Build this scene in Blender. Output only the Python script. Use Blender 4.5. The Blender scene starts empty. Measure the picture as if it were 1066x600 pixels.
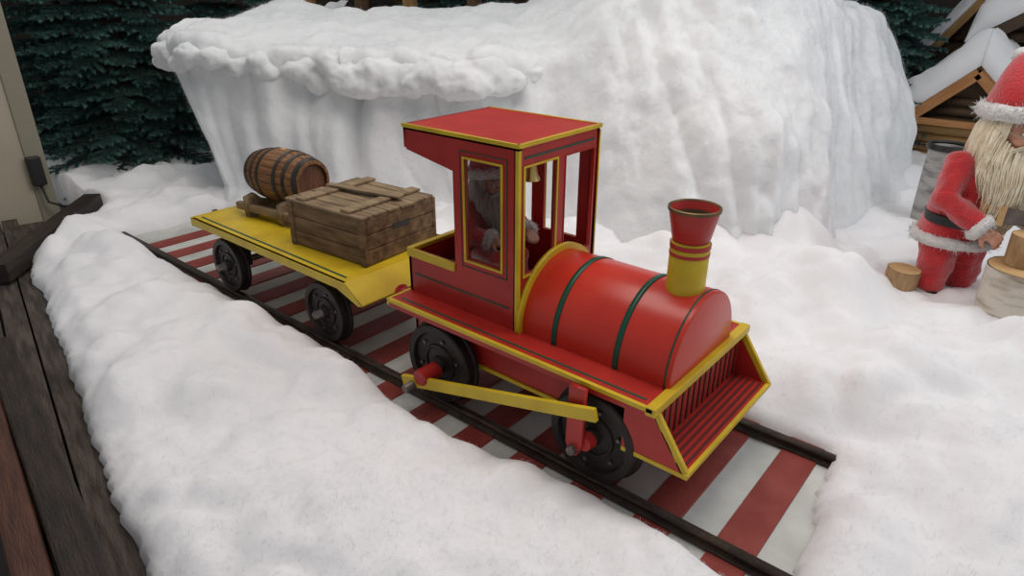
import bpy, bmesh, math, random
import numpy as np
from mathutils import Vector, Matrix, noise, Euler
random.seed(4)
S=bpy.context.scene
col=S.collection
# ------------------------------------------------------------------ materials
def mat(name,c,rough=.6,c2=None,nscale=8,bump=0.,bscale=40,metal=0,stretch=None,spec=.4,detail=6,sheen=0,sub=0,mid=(.35,.65),bdist=.02):
    m=bpy.data.materials.new(name);m.use_nodes=True;nt=m.node_tree;b=nt.nodes['Principled BSDF']
    b.inputs['Roughness'].default_value=rough;b.inputs['Metallic'].default_value=metal
    b.inputs['Specular IOR Level'].default_value=spec
    if sheen: b.inputs['Sheen Weight'].default_value=sheen;b.inputs['Sheen Roughness'].default_value=.6
    if sub:
        b.inputs['Subsurface Weight'].default_value=sub;b.inputs['Subsurface Radius'].default_value=(.08,.08,.08);b.inputs['Subsurface Scale'].default_value=.6
    tc=nt.nodes.new('ShaderNodeTexCoord');mp=nt.nodes.new('ShaderNodeMapping')
    nt.links.new(tc.outputs['Object'],mp.inputs['Vector'])
    if stretch: mp.inputs['Scale'].default_value=stretch
    b.inputs['Base Color'].default_value=(*c,1)
    if c2:
        n=nt.nodes.new('ShaderNodeTexNoise');n.inputs['Scale'].default_value=nscale;n.inputs['Detail'].default_value=detail
        nt.links.new(mp.outputs[0],n.inputs['Vector'])
        r=nt.nodes.new('ShaderNodeValToRGB');r.color_ramp.elements[0].color=(*c,1);r.color_ramp.elements[1].color=(*c2,1)
        r.color_ramp.elements[0].position=mid[0];r.color_ramp.elements[1].position=mid[1]
        nt.links.new(n.outputs['Fac'],r.inputs[0]);nt.links.new(r.outputs[0],b.inputs['Base Color'])
    if bump:
        n2=nt.nodes.new('ShaderNodeTexNoise');n2.inputs['Scale'].default_value=bscale;n2.inputs['Detail'].default_value=8
        nt.links.new(mp.outputs[0],n2.inputs['Vector'])
        bp=nt.nodes.new('ShaderNodeBump');bp.inputs['Strength'].default_value=bump;bp.inputs['Distance'].default_value=bdist
        nt.links.new(n2.outputs['Fac'],bp.inputs['Height']);nt.links.new(bp.outputs[0],b.inputs['Normal'])
    return m
RED=mat('red_paint',(.44,.026,.018),.38,(.35,.017,.012),6,.05,30)
REDD=mat('red_paint_boiler',(.56,.035,.018),.3,(.48,.026,.014),3,.03,12)
YEL=mat('yellow_paint',(.66,.47,.02),.4,(.55,.36,.015),9,.06,30)
GRN=mat('green_stripe_paint',(.006,.07,.04),.4)
BLK=mat('black_iron',(.014,.012,.011),.45,(.03,.024,.02),12,.15,60,metal=.4)
RAIL=mat('rail_iron',(.03,.02,.016),.5,(.07,.045,.03),14,.2,60,metal=.5)
TIE=mat('sleeper_red',(.22,.03,.022),.6,(.30,.06,.045),7,.15,50,mid=(.4,.7))
WHB=mat('board_white',(.62,.62,.58),.6,(.45,.46,.43),5,.1,40)
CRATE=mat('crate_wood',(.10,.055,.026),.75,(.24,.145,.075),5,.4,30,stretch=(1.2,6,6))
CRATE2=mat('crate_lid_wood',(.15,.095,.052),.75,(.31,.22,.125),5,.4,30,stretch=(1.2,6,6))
BARW=mat('barrel_wood',(.13,.05,.018),.5,(.28,.13,.045),6,.3,30,stretch=(1,9,9))
BARE=mat('barrel_end_wood',(.10,.035,.018),.5,(.2,.08,.04),6,.3,30,stretch=(6,6,1))
HOOP=mat('hoop_iron',(.03,.03,.03),.5,(.08,.07,.06),15,metal=.6)
SNOW=mat('cotton_snow',(.84,.83,.84),1.,(.89,.88,.885),3,.16,24,spec=.02,sheen=.4,sub=.5)
DRAPE=mat('cotton_drape',(.77,.79,.80),1.,(.86,.87,.875),3,.4,9,spec=.0,sheen=.5,sub=.4,bdist=.05)
PLANK=mat('weathered_plank',(.04,.03,.024),.8,(.11,.085,.07),6,.5,30,stretch=(1,8,8))
DARKW=mat('dark_stained_wood',(.014,.009,.007),.5,(.04,.025,.017),6,.4,25,stretch=(1,8,8))
REDW=mat('redbrown_wood',(.045,.014,.008),.45,(.10,.035,.018),6,.3,25,stretch=(1,8,8))
HUTW=mat('hut_log_wood',(.30,.16,.06),.6,(.45,.27,.11),4,.3,25,stretch=(1,5,5))
HUTO=mat('hut_beam_wood',(.34,.14,.04),.6,(.45,.21,.08),4,.3,25,stretch=(1,5,5))
HUTD=mat('hut_dark_wood',(.05,.03,.018),.7,(.1,.06,.03),4,.3,25)
HUTM=mat('stall_brown_wood',(.10,.055,.028),.7,(.16,.095,.048),4,.3,25)
NEED=mat('fir_needles',(.03,.092,.08),.6,(.085,.19,.16),3,spec=.3)
BARK=mat('fir_bark',(.05,.035,.025),.9,(.1,.07,.05),8,.5,30)
WALLM=mat('beige_wall_panel',(.50,.44,.33),.7,(.46,.40,.30),2)
FLOORM=mat('floor_dark_concrete',(.05,.045,.04),.8,(.08,.07,.06),3,.1,20)
BACKM=mat('back_wall_dark',(.045,.035,.03),.9,(.09,.07,.055),1.5)
SUIT=mat('santa_red_plush',(.62,.012,.018),.9,(.50,.008,.012),25,.5,120,sheen=.6,spec=.1)
FUR=mat('white_fur',(.85,.83,.80),1.,(.75,.72,.7),40,.9,90,sheen=.3,spec=.05)
SKIN=mat('doll_skin',(.62,.33,.22),.5,(.66,.30,.21),12,sub=.1)
BEARD=mat('cream_beard',(.86,.77,.60),.7,(.76,.64,.45),30,spec=.3)
BEARDW=mat('shaded_white_beard',(.50,.47,.43),.7,(.4,.37,.33),30,spec=.3)  # white beard with the cab's shade put into its colour
EYE=mat('eye_dark',(.01,.01,.015),.1)
EYEW=mat('eye_white',(.8,.8,.8),.2)
BOOT=mat('boot_black',(.012,.012,.012),.35)
GOLD=mat('brass',(.7,.48,.16),.3,metal=.9)
BRASSD=mat('old_brass',(.22,.13,.05),.45,(.1,.08,.05),20,metal=.6)
STEEL=mat('axle_steel',(.12,.1,.09),.45,(.2,.17,.15),20,metal=.7)
LOGB=mat('birch_bark',(.62,.56,.48),.8,(.25,.18,.12),6,.4,30,stretch=(1,1,4),mid=(.5,.75))
LANT=mat('grey_bark',(.42,.41,.39),.8,(.18,.17,.16),8,.4,30,stretch=(1,1,4),mid=(.45,.7))
LOGE=mat('log_end_wood',(.62,.40,.19),.7,(.48,.28,.12),10,.2,40)
LOGK=mat('log_bark',(.30,.17,.08),.9,(.46,.30,.15),8,.6,30,stretch=(4,4,1))
GLASS=mat('wire_silver',(.5,.45,.35),.3,metal=.9)
CABLE=mat('cable_black',(.02,.02,.02),.5)
PANE=bpy.data.materials.new('dimming_window_acrylic');PANE.use_nodes=True  # grey-tinted pane, added to darken the cab interior
_nt=PANE.node_tree;_nt.nodes.remove(_nt.nodes['Principled BSDF']);_o=_nt.nodes['Material Output']
_t=_nt.nodes.new('ShaderNodeBsdfTransparent');_t.inputs[0].default_value=(.58,.56,.53,1);_g=_nt.nodes.new('ShaderNodeBsdfGlossy');_g.inputs['Roughness'].default_value=.08
_m=_nt.nodes.new('ShaderNodeMixShader');_m.inputs[0].default_value=.09
_nt.links.new(_t.outputs[0],_m.inputs[1]);_nt.links.new(_g.outputs[0],_m.inputs[2]);_nt.links.new(_m.outputs[0],_o.inputs[0])

# ------------------------------------------------------------------ helpers
def empty(name,loc=(0,0,0)):
    e=bpy.data.objects.new(name,None);e.location=loc;e.empty_display_size=.1;col.objects.link(e);return e
def par(o,p):
    if p is not None:
        o.parent=p;o.matrix_parent_inverse=Matrix.Translation(-Vector(p.location))
    return o
def mobj(name,v,f,m,p=None,smooth=False,bevel=0,seg=2,recalc=True):
    me=bpy.data.meshes.new(name);me.from_pydata([tuple(a) for a in v],[],f);me.update()
    if recalc:
        bm=bmesh.new();bm.from_mesh(me);bmesh.ops.recalc_face_normals(bm,faces=bm.faces);bm.to_mesh(me);bm.free()
    o=bpy.data.objects.new(name,me);col.objects.link(o)
    for mm in (m if isinstance(m,(list,tuple)) else [m]): me.materials.append(mm)
    if smooth:
        for q in me.polygons:q.use_smooth=True
    if bevel:
        b=o.modifiers.new('bev','BEVEL');b.width=bevel;b.segments=seg;b.limit_method='ANGLE'
    return par(o,p)
BF=[(0,1,2,3),(7,6,5,4),(0,4,5,1),(1,5,6,2),(2,6,7,3),(3,7,4,0)]
def box(name,x0,x1,y0,y1,z0,z1,m,p=None,bevel=.003,M=None):
    v=[(x0,y0,z0),(x1,y0,z0),(x1,y1,z0),(x0,y1,z0),(x0,y0,z1),(x1,y0,z1),(x1,y1,z1),(x0,y1,z1)]
    if M is not None:v=[M@Vector(a) for a in v]
    return mobj(name,v,BF,m,p,bevel=bevel)
def beam(name,a,b,w,h,m,p=None,up=(0,0,1),bevel=.003):
    a=Vector(a);b=Vector(b);d=(b-a);L=d.length;x=d.normalized();y=Vector(up).cross(x).normalized();z=x.cross(y)
    M=Matrix((x,y,z)).transposed().to_4x4();M.translation=a
    o=box(name,0,L,-w/2,w/2,-h/2,h/2,m,None,bevel)
    o.matrix_world=M
    if p is not None:
        o.parent=p;o.matrix_parent_inverse=Matrix.Translation(-Vector(p.location))
    return o
def plate(name,loops,c,th,m,p=None,plane='xz',bevel=0):
    cu=bpy.data.curves.new(name,'CURVE');cu.dimensions='2D';cu.fill_mode='BOTH';cu.extrude=th/2
    for L in loops:
        s=cu.splines.new('POLY');s.points.add(len(L)-1)
        for i,(u,w) in enumerate(L): s.points[i].co=(u,w,0,1)
        s.use_cyclic_u=True
    t=bpy.data.objects.new('tmp',cu);col.objects.link(t);bpy.context.view_layer.update()
    me=bpy.data.meshes.new_from_object(t.evaluated_get(bpy.context.evaluated_depsgraph_get()))
    bpy.data.objects.remove(t)
    for v in me.vertices:
        u,w,k=v.co
        v.co={'xz':(u,c+k,w),'yz':(c+k,u,w),'xy':(u,w,c+k)}[plane]
    bm=bmesh.new();bm.from_mesh(me);bmesh.ops.remove_doubles(bm,verts=bm.verts,dist=1e-5);bmesh.ops.recalc_face_normals(bm,faces=bm.faces);bm.to_mesh(me);bm.free()
    me.materials.clear();me.materials.append(m)
    o=bpy.data.objects.new(name,me);col.objects.link(o);return par(o,p)
def rect(a,b,c,d): return [(a,c),(b,c),(b,d),(a,d)]
def frame(name,a,b,c,d,w,pos,th,m,p,plane):
    return plate(name,[rect(a-w,b+w,c-w,d+w),rect(a,b,c,d)],pos,th,m,p,plane)
def lathe(name,prof,M,m,p=None,n=32,smooth=True,sx=1,sy=1):
    v=[];f=[]
    for r,h in prof:
        for i in range(n):
            a=2*math.pi*i/n
            v.append(M@Vector((r*math.cos(a)*sx,r*math.sin(a)*sy,h)))
    for j in range(len(prof)-1):
        for i in range(n):
            k=(i+1)%n
            f.append((j*n+i,j*n+k,(j+1)*n+k,(j+1)*n+i))
    o=mobj(name,v,f,m,p,smooth)
    if smooth:
        o.modifiers.new('es','EDGE_SPLIT').split_angle=math.radians(35)
    return o
def axisM(loc,d):
    d=Vector(d).normalized();q=d.to_track_quat('Z','Y').to_matrix().to_4x4();q.translation=Vector(loc);return q
def tubegeo(pts,rad,n=10):
    pts=[Vector(a) for a in pts];v=[];f=[];prev=None
    for i,c in enumerate(pts):
        d=(pts[min(i+1,len(pts)-1)]-pts[max(i-1,0)]).normalized()
        if prev is None: u=d.orthogonal().normalized()
        else: u=(prev-d*prev.dot(d)).normalized()
        prev=u;w=d.cross(u)
        for k in range(n):
            a=2*math.pi*k/n;v.append(c+(u*math.cos(a)+w*math.sin(a))*rad[i])
    for i in range(len(pts)-1):
        for k in range(n):
            f.append((i*n+k,i*n+(k+1)%n,(i+1)*n+(k+1)%n,(i+1)*n+k))
    f.append(tuple(range(n))[::-1]);f.append(tuple((len(pts)-1)*n+k for k in range(n)))
    return v,f
def tube(name,pts,rad,m,p=None,n=10):
    if not isinstance(rad,(list,tuple)): rad=[rad]*len(pts)
    v,f=tubegeo(pts,rad,n);o=mobj(name,v,f,m,p,True);return o
def ellgeo(c,r,M=None,n=16,k=10):
    v=[];f=[]
    for j in range(k+1):
        t=math.pi*j/k
        for i in range(n):
            a=2*math.pi*i/n;q=Vector((r[0]*math.sin(t)*math.cos(a),r[1]*math.sin(t)*math.sin(a),r[2]*math.cos(t)))
            if M is not None:q=M@q
            v.append(Vector(c)+q)
    for j in range(k):
        for i in range(n): f.append((j*n+i,j*n+(i+1)%n,(j+1)*n+(i+1)%n,(j+1)*n+i))
    return v,f
def join(gs):
    V=[];F=[]
    for v,f in gs:
        o=len(V);V+=list(v);F+=[tuple(a+o for a in q) for q in f]
    return V,F
def clean(o,d=1e-5):
    bm=bmesh.new();bm.from_mesh(o.data);bmesh.ops.remove_doubles(bm,verts=bm.verts,dist=d)
    bmesh.ops.dissolve_degenerate(bm,dist=1e-6,edges=bm.edges);bmesh.ops.recalc_face_normals(bm,faces=bm.faces);bm.to_mesh(o.data);bm.free()
def remeshed(name,gs,m,p,vox=.01,sm=4):
    v,f=join(gs);o=mobj(name,v,f,m,p,True);clean(o)
    r=o.modifiers.new('rm','REMESH');r.mode='VOXEL';r.voxel_size=vox;r.use_smooth_shade=True
    s=o.modifiers.new('sm','SMOOTH');s.iterations=sm;s.factor=.6
    return o
def strands(name,lines,depth,m,p,tip=.25):
    cu=bpy.data.curves.new(name,'CURVE');cu.dimensions='3D';cu.bevel_depth=depth;cu.bevel_resolution=0;cu.resolution_u=1
    for L in lines:
        s=cu.splines.new('POLY');s.points.add(len(L)-1)
        for i,q in enumerate(L):
            s.points[i].co=(*q,1);s.points[i].radius=1-(1-tip)*i/(len(L)-1)
    cu.materials.append(m);o=bpy.data.objects.new(name,cu);col.objects.link(o);return par(o,p)
def N(x,y,z=0): return noise.noise(Vector((x,y,z)))
def fbm(x,y,z,o=4): return noise.fractal(Vector((x,y,z)),1.0,2.0,o)
def billow(x,y,z):
    def a(v): return (v*v+.004)**.5
    return .62*a(N(x,y,z))+.28*a(N(x*2.1+5,y*2.1,z*2.1))+.10*a(N(x*4.3,y*4.3+7,z*4.3))+.012*N(x*9,y*9,z*9)

# ------------------------------------------------------------------ camera
cam=bpy.data.cameras.new('camera');co=bpy.data.objects.new('camera',cam);col.objects.link(co);S.camera=co
Fv=Vector((-0.58176826,0.69872546,-0.41632729));Rv=Vector((0.76696103,0.64167272,0.00518699));Uv=Vector((-0.27077015,0.31628918,0.90920002))
M=Matrix((Rv,Uv,-Fv)).transposed().to_4x4();M.translation=(1.0754,-1.3732,1.4001);co.matrix_world=M
cam.sensor_width=36;cam.lens=695.09/1066*36;cam.clip_start=.02

# ------------------------------------------------------------------ ground / walls
box('floor',-8,4,-3,9.5,-.2,-.12,FLOORM,bevel=0)
box('wall_back',-8,4,9.5,9.6,-.2,4,BACKM,bevel=0)
box('wall_left',-8.1,-8,-3,9.5,-.2,4,BACKM,bevel=0)
e=empty('wall_panel_beige',(-4.5,-.3,0))
box('panel',-4.35,-4.13,-1.6,-.0,-.12,2.6,WALLM,e,.01)
box('panel_trim',-4.13,-4.115,-.10,.01,-.12,2.6,mat('panel_trim_grey',(.3,.27,.2),.6),e,.003)
e=empty('power_socket_box',(-4.09,-.06,.2))
box('housing',-4.113,-4.06,-.11,-.03,.16,.35,CABLE,e,.008)
tube('cable',[(-4.08,-.07,.17),(-4.05,-.06,.05),(-3.98,.0,.02),(-3.8,.1,.04)],.008,CABLE,e)

P0=Vector((-3.3,-.43));dL=Vector((.979,-.203));nL=Vector((-.203,-.979))
def sd_track(x,y):
    base=-.012-.10*math.exp(-((x+.32)/.38)**2)-.06*math.exp(-((x-.75)/.2)**2)
    y0=base-.012*N(x*2.3,3.1)+.012*N(x*9,1.)
    y1=.66+.03*N(x*3,7)
    x1=.80-.22*(y-.3)*.6+.03*N(y*6,2)
    x0=-3.10+.05*N(y*5,9)
    dx=max(x0-x,x-x1);dy=max(y0-y,y-y1)
    if dx>0 and dy>0:return math.hypot(dx,dy)
    return max(dx,dy)
G=[(.78,1.10,.16,.20),(.40,1.62,.24,.24),(1.25,1.42,.22,.27),(1.2,.72,.10,.22),(.02,2.0,.28,.24),(.9,3.1,.1,.5),(-.3,1.7,.14,.25),(.25,1.2,.12,.18),(-1.5,1.25,.1,.3),(.6,4.3,.12,.6),(1.5,2.2,.1,.4),(-2.6,-.2,.05,.4),(-1.2,-.45,.05,.35),(-.2,-.6,.05,.3),(.0,1.5,.08,.2),(-.9,1.45,.12,.3)]
BA=Vector((-2.9,-.63));BB=Vector((-3.66,.07));bn=Vector((-.678,-.735))
def ground(x,y):
    s=sd_track(x,y)
    if s<=0: return -.06
    h=.04+.045*(N(x*1.7,y*1.7,4)+.3)+.19*billow(x*2.8,y*2.8,1)
    for a,b,c,r in G: h+=c*math.exp(-((x-a)**2+(y-b)**2)/(r*r))
    h=max(h,.02)
    h*=(1-math.exp(-s/.045))
    q=Vector((x,y))-P0;o=q.dot(nL)+.035*N(x*3,5)+.010*N(x*10,9)
    if y<.15:
        o=max(o,(Vector((x,y))-BA).dot(bn)+.02*N(x*7,y*7))
    if -.12<o<0: h=h*(-o/.12)**.5
    if o>=0:h=-.15
    return h
def grid(name,xs,ys,fn,m):
    v=[];f=[];nx=len(xs);ny=len(ys)
    for y in ys:
        for x in xs: v.append((x,y,fn(x,y)))
    for j in range(ny-1):
        for i in range(nx-1): 
            q=(j*nx+i,j*nx+i+1,(j+1)*nx+i+1,(j+1)*nx+i)
            if max(v[a][2] for a in q)>-.055: f.append(q)
    o=mobj(name,v,f,m,None,True,recalc=False);return o,v,f
def fibres(name,v,f,n,ok,m,parent,seed=1,ln=(.010,.028),lift=.3,w=.0003):
    rn=random.Random(seed);V=[];F=[];c=0;tries=0
    while c<n and tries<n*12:
        tries+=1
        q=f[rn.randrange(len(f))];a=Vector(v[q[0]]);b=Vector(v[q[1]]);d=Vector(v[q[3]])
        if not ok(a,rn):continue
        nn=(b-a).cross(d-a)
        if nn.length<1e-9:continue
        nn.normalize();p=a+(b-a)*rn.random()+(d-a)*rn.random()
        t=Vector((rn.gauss(0,1),rn.gauss(0,1),rn.gauss(0,1)));t=(t-nn*t.dot(nn)).normalized();L=rn.uniform(*ln);s=t.cross(nn)
        p1=p+t*L*.5+nn*L*lift;p2=p+t*L+s*L*rn.uniform(-.5,.5)+nn*L*lift*rn.uniform(-.2,1.3)
        o=len(V);V+=[p-s*w,p+s*w,p1-s*w,p1+s*w,p2];F+=[(o,o+1,o+3,o+2),(o+2,o+3,o+4)];c+=1
    return mobj(name,V,F,m,parent,recalc=False)
xs=np.concatenate([np.arange(-5.6,-3.8,.06),np.arange(-3.8,2.2,.018),np.arange(2.2,3.6,.06)])
ys=np.concatenate([np.arange(-1.6,2.6,.018),np.arange(2.6,7.5,.05)])
go,gv,gf=grid('cotton_snow_ground',[float(a) for a in xs],[float(a) for a in ys],ground,SNOW)
def okg(a,rn):
    if a.z<.0 or a.y>3:return False
    d=math.hypot(a.x-1.07,a.y+1.37)
    return rn.random()<min(1,2.2/(d*d+.5))
fibres('cotton_fibres',gv,gf,45000,okg,SNOW,go)

# ------------------------------------------------------------------ draped snow mound
A=[(-4.0,2.4),(-3.5,1.25),(-3.26,.80),(-2.65,1.06),(-2.1,1.35),(-1.5,1.62),(-.9,1.85),(-.35,2.1),(-.06,2.5),(.10,3.0),(.16,3.5),(.1,4.3),(-.2,5.2)]
B=[(-4.9,3.2),(-4.7,2.6),(-4.4,2.2),(-3.6,2.4),(-3.1,2.7),(-2.6,3.0),(-2.0,3.1),(-1.5,3.3),(-1.2,3.5),(-1.1,3.8),(-1.0,4.0),(-1.0,4.4),(-1.1,4.9)]
LH=[1.06,1.07,1.04,.99,.96,.94,.96,1.08,1.2,1.20,1.16,1.1,1.1]
RH=[1.12,1.16,1.16,1.16,1.17,1.20,1.38,1.58,1.62,1.60,1.52,1.35,1.2]
IN=[.06,.05,.04,.06,.10,.16,.28,.42,.40,.36,.32,.3,.3]
EX=[(-.4,.0),(-.42,-.02),(-.36,-.06),(-.10,-.03),(0,0),(0,0),(0,0),(0,0),(0,0),(0,0),(0,0),(0,0),(0,0)]
def interp(L,t):
    i=min(int(t),len(L)-2);f=t-i
    a,b=L[i],L[i+1]
    p0=L[max(i-1,0)];p3=L[min(i+2,len(L)-1)]
    cr=lambda p0,a,b,p3:.5*((2*a)+(-p0+b)*f+(2*p0-5*a+4*b-p3)*f*f+(-p0+3*a-3*b+p3)*f**3)
    if isinstance(a,tuple): return tuple(cr(p0[k],a[k],b[k],p3[k]) for k in range(2))
    return cr(p0,a,b,p3)
ns,npf=640,160
V=[];FF=[];rows=[];LIPS=[]
sm=lambda x:max(0,min(1,x))**2*(3-2*max(0,min(1,x)))
for i in range(ns+1):
    t=i/ns*(len(A)-1);a=Vector(interp(A,t));b=Vector(interp(B,t));h=interp(LH,t);rh=interp(RH,t);ins=interp(IN,t);ex=Vector(interp(EX,t))
    d=(b-a);D=d.length;d.normalize();right=sm((t-4.6)/2.2)*(1-.75*sm((t-7.6)/1.3));rs=sm((t-5)/2)
    fl=.22+.2*right
    S_=t*.62
    h*=1+.07*N(S_*2.0,4,4)*(1-rs)
    row=[]
    for j in range(npf+1):
        u=j/npf
        if u<.14: w=u/.14;off=-fl*(1-w);z=-.02+.16*w*w
        elif u<.6: w=(u-.14)/.46;off=ins*w**.8;z=.14+(h-.24)*w
        elif u<.72:
            w=(u-.6)/.12;ang=w*math.pi/2;off=ins+.13*(1-math.cos(ang));z=h-.10+.10*math.sin(ang)
        else: w=(u-.72)/.28;off=ins+.13+(D-ins-.13)*w;z=h+(rh-h)*w**.8
        th=math.pi/2*u
        off2=-fl+(D+fl)*(1-math.cos(th)**.9);z2=rh*max(0,math.sin(th))**1.1*(1-.35*math.exp(-((u-.0)/.16)**2))-.02
        off=off+(off2-off)*right;z=z+(z2-z)*right
        q=a+d*off+ex*(sm((u-.14)/.5)**.8 if u>.14 else 0)*(1-sm((u-.72)/.28))
        p=Vector((q.x,q.y,z));k=(sm((u-.5)/.22)*1.45)*(1-right)+right*(th*.8+.15)
        nrm=Vector((-d.x,-d.y,0))*math.cos(k)+Vector((0,0,1))*math.sin(k)
        cl=sm((u-.06)/.12)*sm((.66-u)/.12)
        wx=S_+.22*N(S_*1.3,z*1.2,6)+.40*(z-.5)*N(S_*.9,3,6)
        folds=.14*N(wx*3.0,z*.5,3)+.07*abs(N(wx*6.0,z*.8,8))+.025*N(wx*11,z*1.8,1)+.05*N(S_*3,z*3,12)+.02*N(S_*7,z*6,2)
        folds-=.12*math.exp(-((t-3.55-.25*(z-.5))/.10)**2)
        fluff=.24*billow(p.x*1.7,p.y*1.7,p.z*1.9)+.06*billow(p.x*5,p.y*5,p.z*5)
        fluff2=.22*billow(p.x*2.0,p.y*2.0,p.z*1.0+4)
        ddl=cl*(folds*(1-.3*sm((z-.75)/.3))+fluff2*(.25+.5*rs))+(1-cl)*fluff*((.75+.25*rs) if u>.5 else .6)
        fR=.13*N(wx*2.8+.6*z,z*.5,3)+.09*abs(N(wx*5.5+z,z*.9,8))+.03*N(wx*10,z*2.0,1)
        ddr=sm(u/.12)*(fR*sm((.95-u)/.5)+.22*billow(p.x*1.5+3,p.y*1.5,p.z*1.2)+.10*billow(p.x*4.0,p.y*4.0,p.z*3.4))
        roll=math.exp(-((u-.62)/.06)**2)
        ddl+=roll*(.06+.07*N(S_*2.2,2,2)+.11*billow(p.x*3.4,p.y*3.4,p.z*3.4))*(1.35 if t>3.5 else .8)*(1-.85*rs)
        p+=nrm*(ddl*(1-right)+ddr*right)
        row.append(p)
        if j==int(npf*.60) and i%6==0 and .6<t<5.3: LIPS.append((p.copy(),nrm.copy(),t))
    rows.append(row)
for r in rows:V+=r
for i in range(ns):
    for j in range(npf): FF.append((i*(npf+1)+j,(i+1)*(npf+1)+j,(i+1)*(npf+1)+j+1,i*(npf+1)+j+1))
mo=mobj('draped_snow_mound',V,FF,DRAPE,None,True)
q=FF[len(FF)//2];nn=(V[q[1]]-V[q[0]]).cross(V[q[3]]-V[q[0]])
FF2=[(a,d_,c_,b_) for a,b_,c_,d_ in FF] if nn.y>0 else FF
fibres('cotton_fibres_mound',V,FF2,28000,lambda a,rn:a.z>.6 or rn.random()<.5,DRAPE,mo,2,(.02,.05),.4,.0004)
# cotton rolls along the lip
gs=[];rn=random.Random(11)
for p,nr,t in LIPS:
    fade=1-.6*sm((t-4.5)/.8)
    for _ in range(2 if t>3.5 else 1):
        r=rn.uniform(.075,.125)*(1.0 if t>3.5 else .72)*fade
        c=p-nr*r*.62+Vector((rn.uniform(-.05,.05),rn.uniform(-.04,.04),rn.uniform(-.09,.03)))
        gs.append(ellgeo(c,(r*rn.uniform(1.,1.7),r*rn.uniform(1.,1.4),r*rn.uniform(.75,1.0)),None,14,9))
lo=remeshed('cotton_lumps',gs,DRAPE,mo,.014,14)
dt=bpy.data.textures.new('lump','CLOUDS');dt.noise_scale=.09;dm=lo.modifiers.new('d','DISPLACE');dm.texture=dt;dm.strength=.045;dm.mid_level=.5

# ------------------------------------------------------------------ track
e=empty('railway_track',(-1.2,.31,0))
box('board_base',-3.12,.95,-.085,.70,-.035,-.006,WHB,e,.002)
x=.674
k=0
while x>-3.05:
    box('sleeper_%d'%k,x-.056,x+.056,-.095,.71,-.03,.0,TIE,e,.003);x-=.2195;k+=1
box('sleeper_end',.674+.2195-.056,.674+.2195+.056,-.095,.71,-.03,0,TIE,e,.003)
for nm,y in(('rail_near',.0235),('rail_far',.5965)):
    plate(nm,[[(y-.02,0),(y+.02,0),(y+.02,.006),(y+.006,.010),(y+.006,.022),(y+.014,.025),(y+.014,.034),(y-.014,.034),(y-.014,.025),(y-.006,.022),(y-.006,.010),(y-.02,.006)]],-1.10,4.06,RAIL,e,'yz')

# ------------------------------------------------------------------ wheels
def wheel(nm,x,y,z,R,side,p):
    M_=axisM((x,y,z),(0,side,0))
    prof=[(0,.03),(.022,.03),(.026,.024),(.03,.012),(R*.40,.008),(R*.42,.013),(R*.47,.013),(R*.49,.007),(R*.76,.008),(R*.80,.022),(R*.97,.022),(R,.016),(R,-.012),(R*1.06,-.016),(R*1.07,-.024),(R*1.0,-.028),(0,-.028)]
    lathe(nm,prof,M_,BLK,p,40)
    for q in range(6):
        a=q*2*math.pi/6+.3
        c=Vector((x,y+side*.008,z));d=Vector((math.cos(a),0,math.sin(a)))
        lathe(nm+'_bolt_%d'%q,[(0,.008),(.006,.008),(.007,0)],axisM(c+d*R*.62,(0,side,0)),STEEL,p,8)
# ------------------------------------------------------------------ locomotive
L=empty('toy_steam_locomotive',(-.1,.31,.03))
ZF=.374
box('footplate',-.634,.42,0,.62,.346,ZF,RED,L,.003)
box('edge_near',-.636,.424,-.006,.0,.344,.372,RED,L,0)
box('edge_near_yellow',-.636,.424,-.009,.004,.362,ZF+.002,YEL,L,.001)
box('edge_far_yellow',-.636,.424,.616,.628,.35,ZF+.002,YEL,L,.001)
box('edge_front_yellow',.402,.432,-.009,.628,.352,ZF+.005,YEL,L,.002)
box('edge_back_yellow',-.642,-.632,-.009,.628,.35,ZF+.002,YEL,L,.001)
box('stripe_green_near',-.60,.385,.024,.032,ZF,ZF+.0012,GRN,L,0)
box('stripe_green_far',-.60,.385,.588,.596,ZF,ZF+.0012,GRN,L,0)
box('skirt_near',-.6,.41,.085,.10,.20,.35,RED,L,.002)
box('skirt_far',-.6,.41,.52,.535,.20,.35,RED,L,.002)
box('skirt_back',-.6,-.585,.085,.535,.20,.35,RED,L,.002)
box('skirt_underside',-.6,.41,.10,.52,.205,.22,RED,L,.002)
box('skirt_trim_near',-.6,.50,.078,.103,.187,.202,YEL,L,.002)
box('skirt_trim_far',-.6,.50,.517,.542,.187,.202,YEL,L,.002)
for nm,y in(('near',.018),('far',.602)):
    plate('catcher_side_'+nm,[[(.33,.346),(.42,.346),(.525,.20),(.33,.20)]],y,.014,RED,L)
    beam('catcher_edge_'+nm,(.425,y,.35),(.53,y,.196),.02,.014,YEL,L,up=(0,1,0),bevel=.001)
    beam('catcher_foot_'+nm,(.33,y,.197),(.535,y,.197),.018,.014,YEL,L,bevel=.001)
box('catcher_back',.40,.415,.02,.60,.20,.346,RED,L,.001)
box('catcher_shelf',.40,.525,.02,.60,.196,.206,RED,L,.001)
beam('catcher_lip',(.53,.008,.2),(.53,.612,.2),.012,.016,YEL,L,bevel=.001)
DK=mat('slat_dark',(.10,.014,.012),.5)
n=15
for i in range(n):
    y=.05+i*(.52/(n-1));box('catcher_slat_%d'%i,.415,.4185,y-.006,y+.006,.215,.34,DK,L,0)
for i in range(5):
    x=.43+i*.02;box('catcher_shelf_slat_%d'%i,x-.004,x+.004,.035,.585,.206,.2085,DK,L,0)
yn,yf=.098,.522
prof=[(-.62,.975),(-.61,.895),(-.397,.857),(-.397,.537),(-.63,.537),(-.63,ZF),(-.128,ZF),(-.128,.975)]
win=rect(-.345,-.193,.568,.905)
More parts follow.
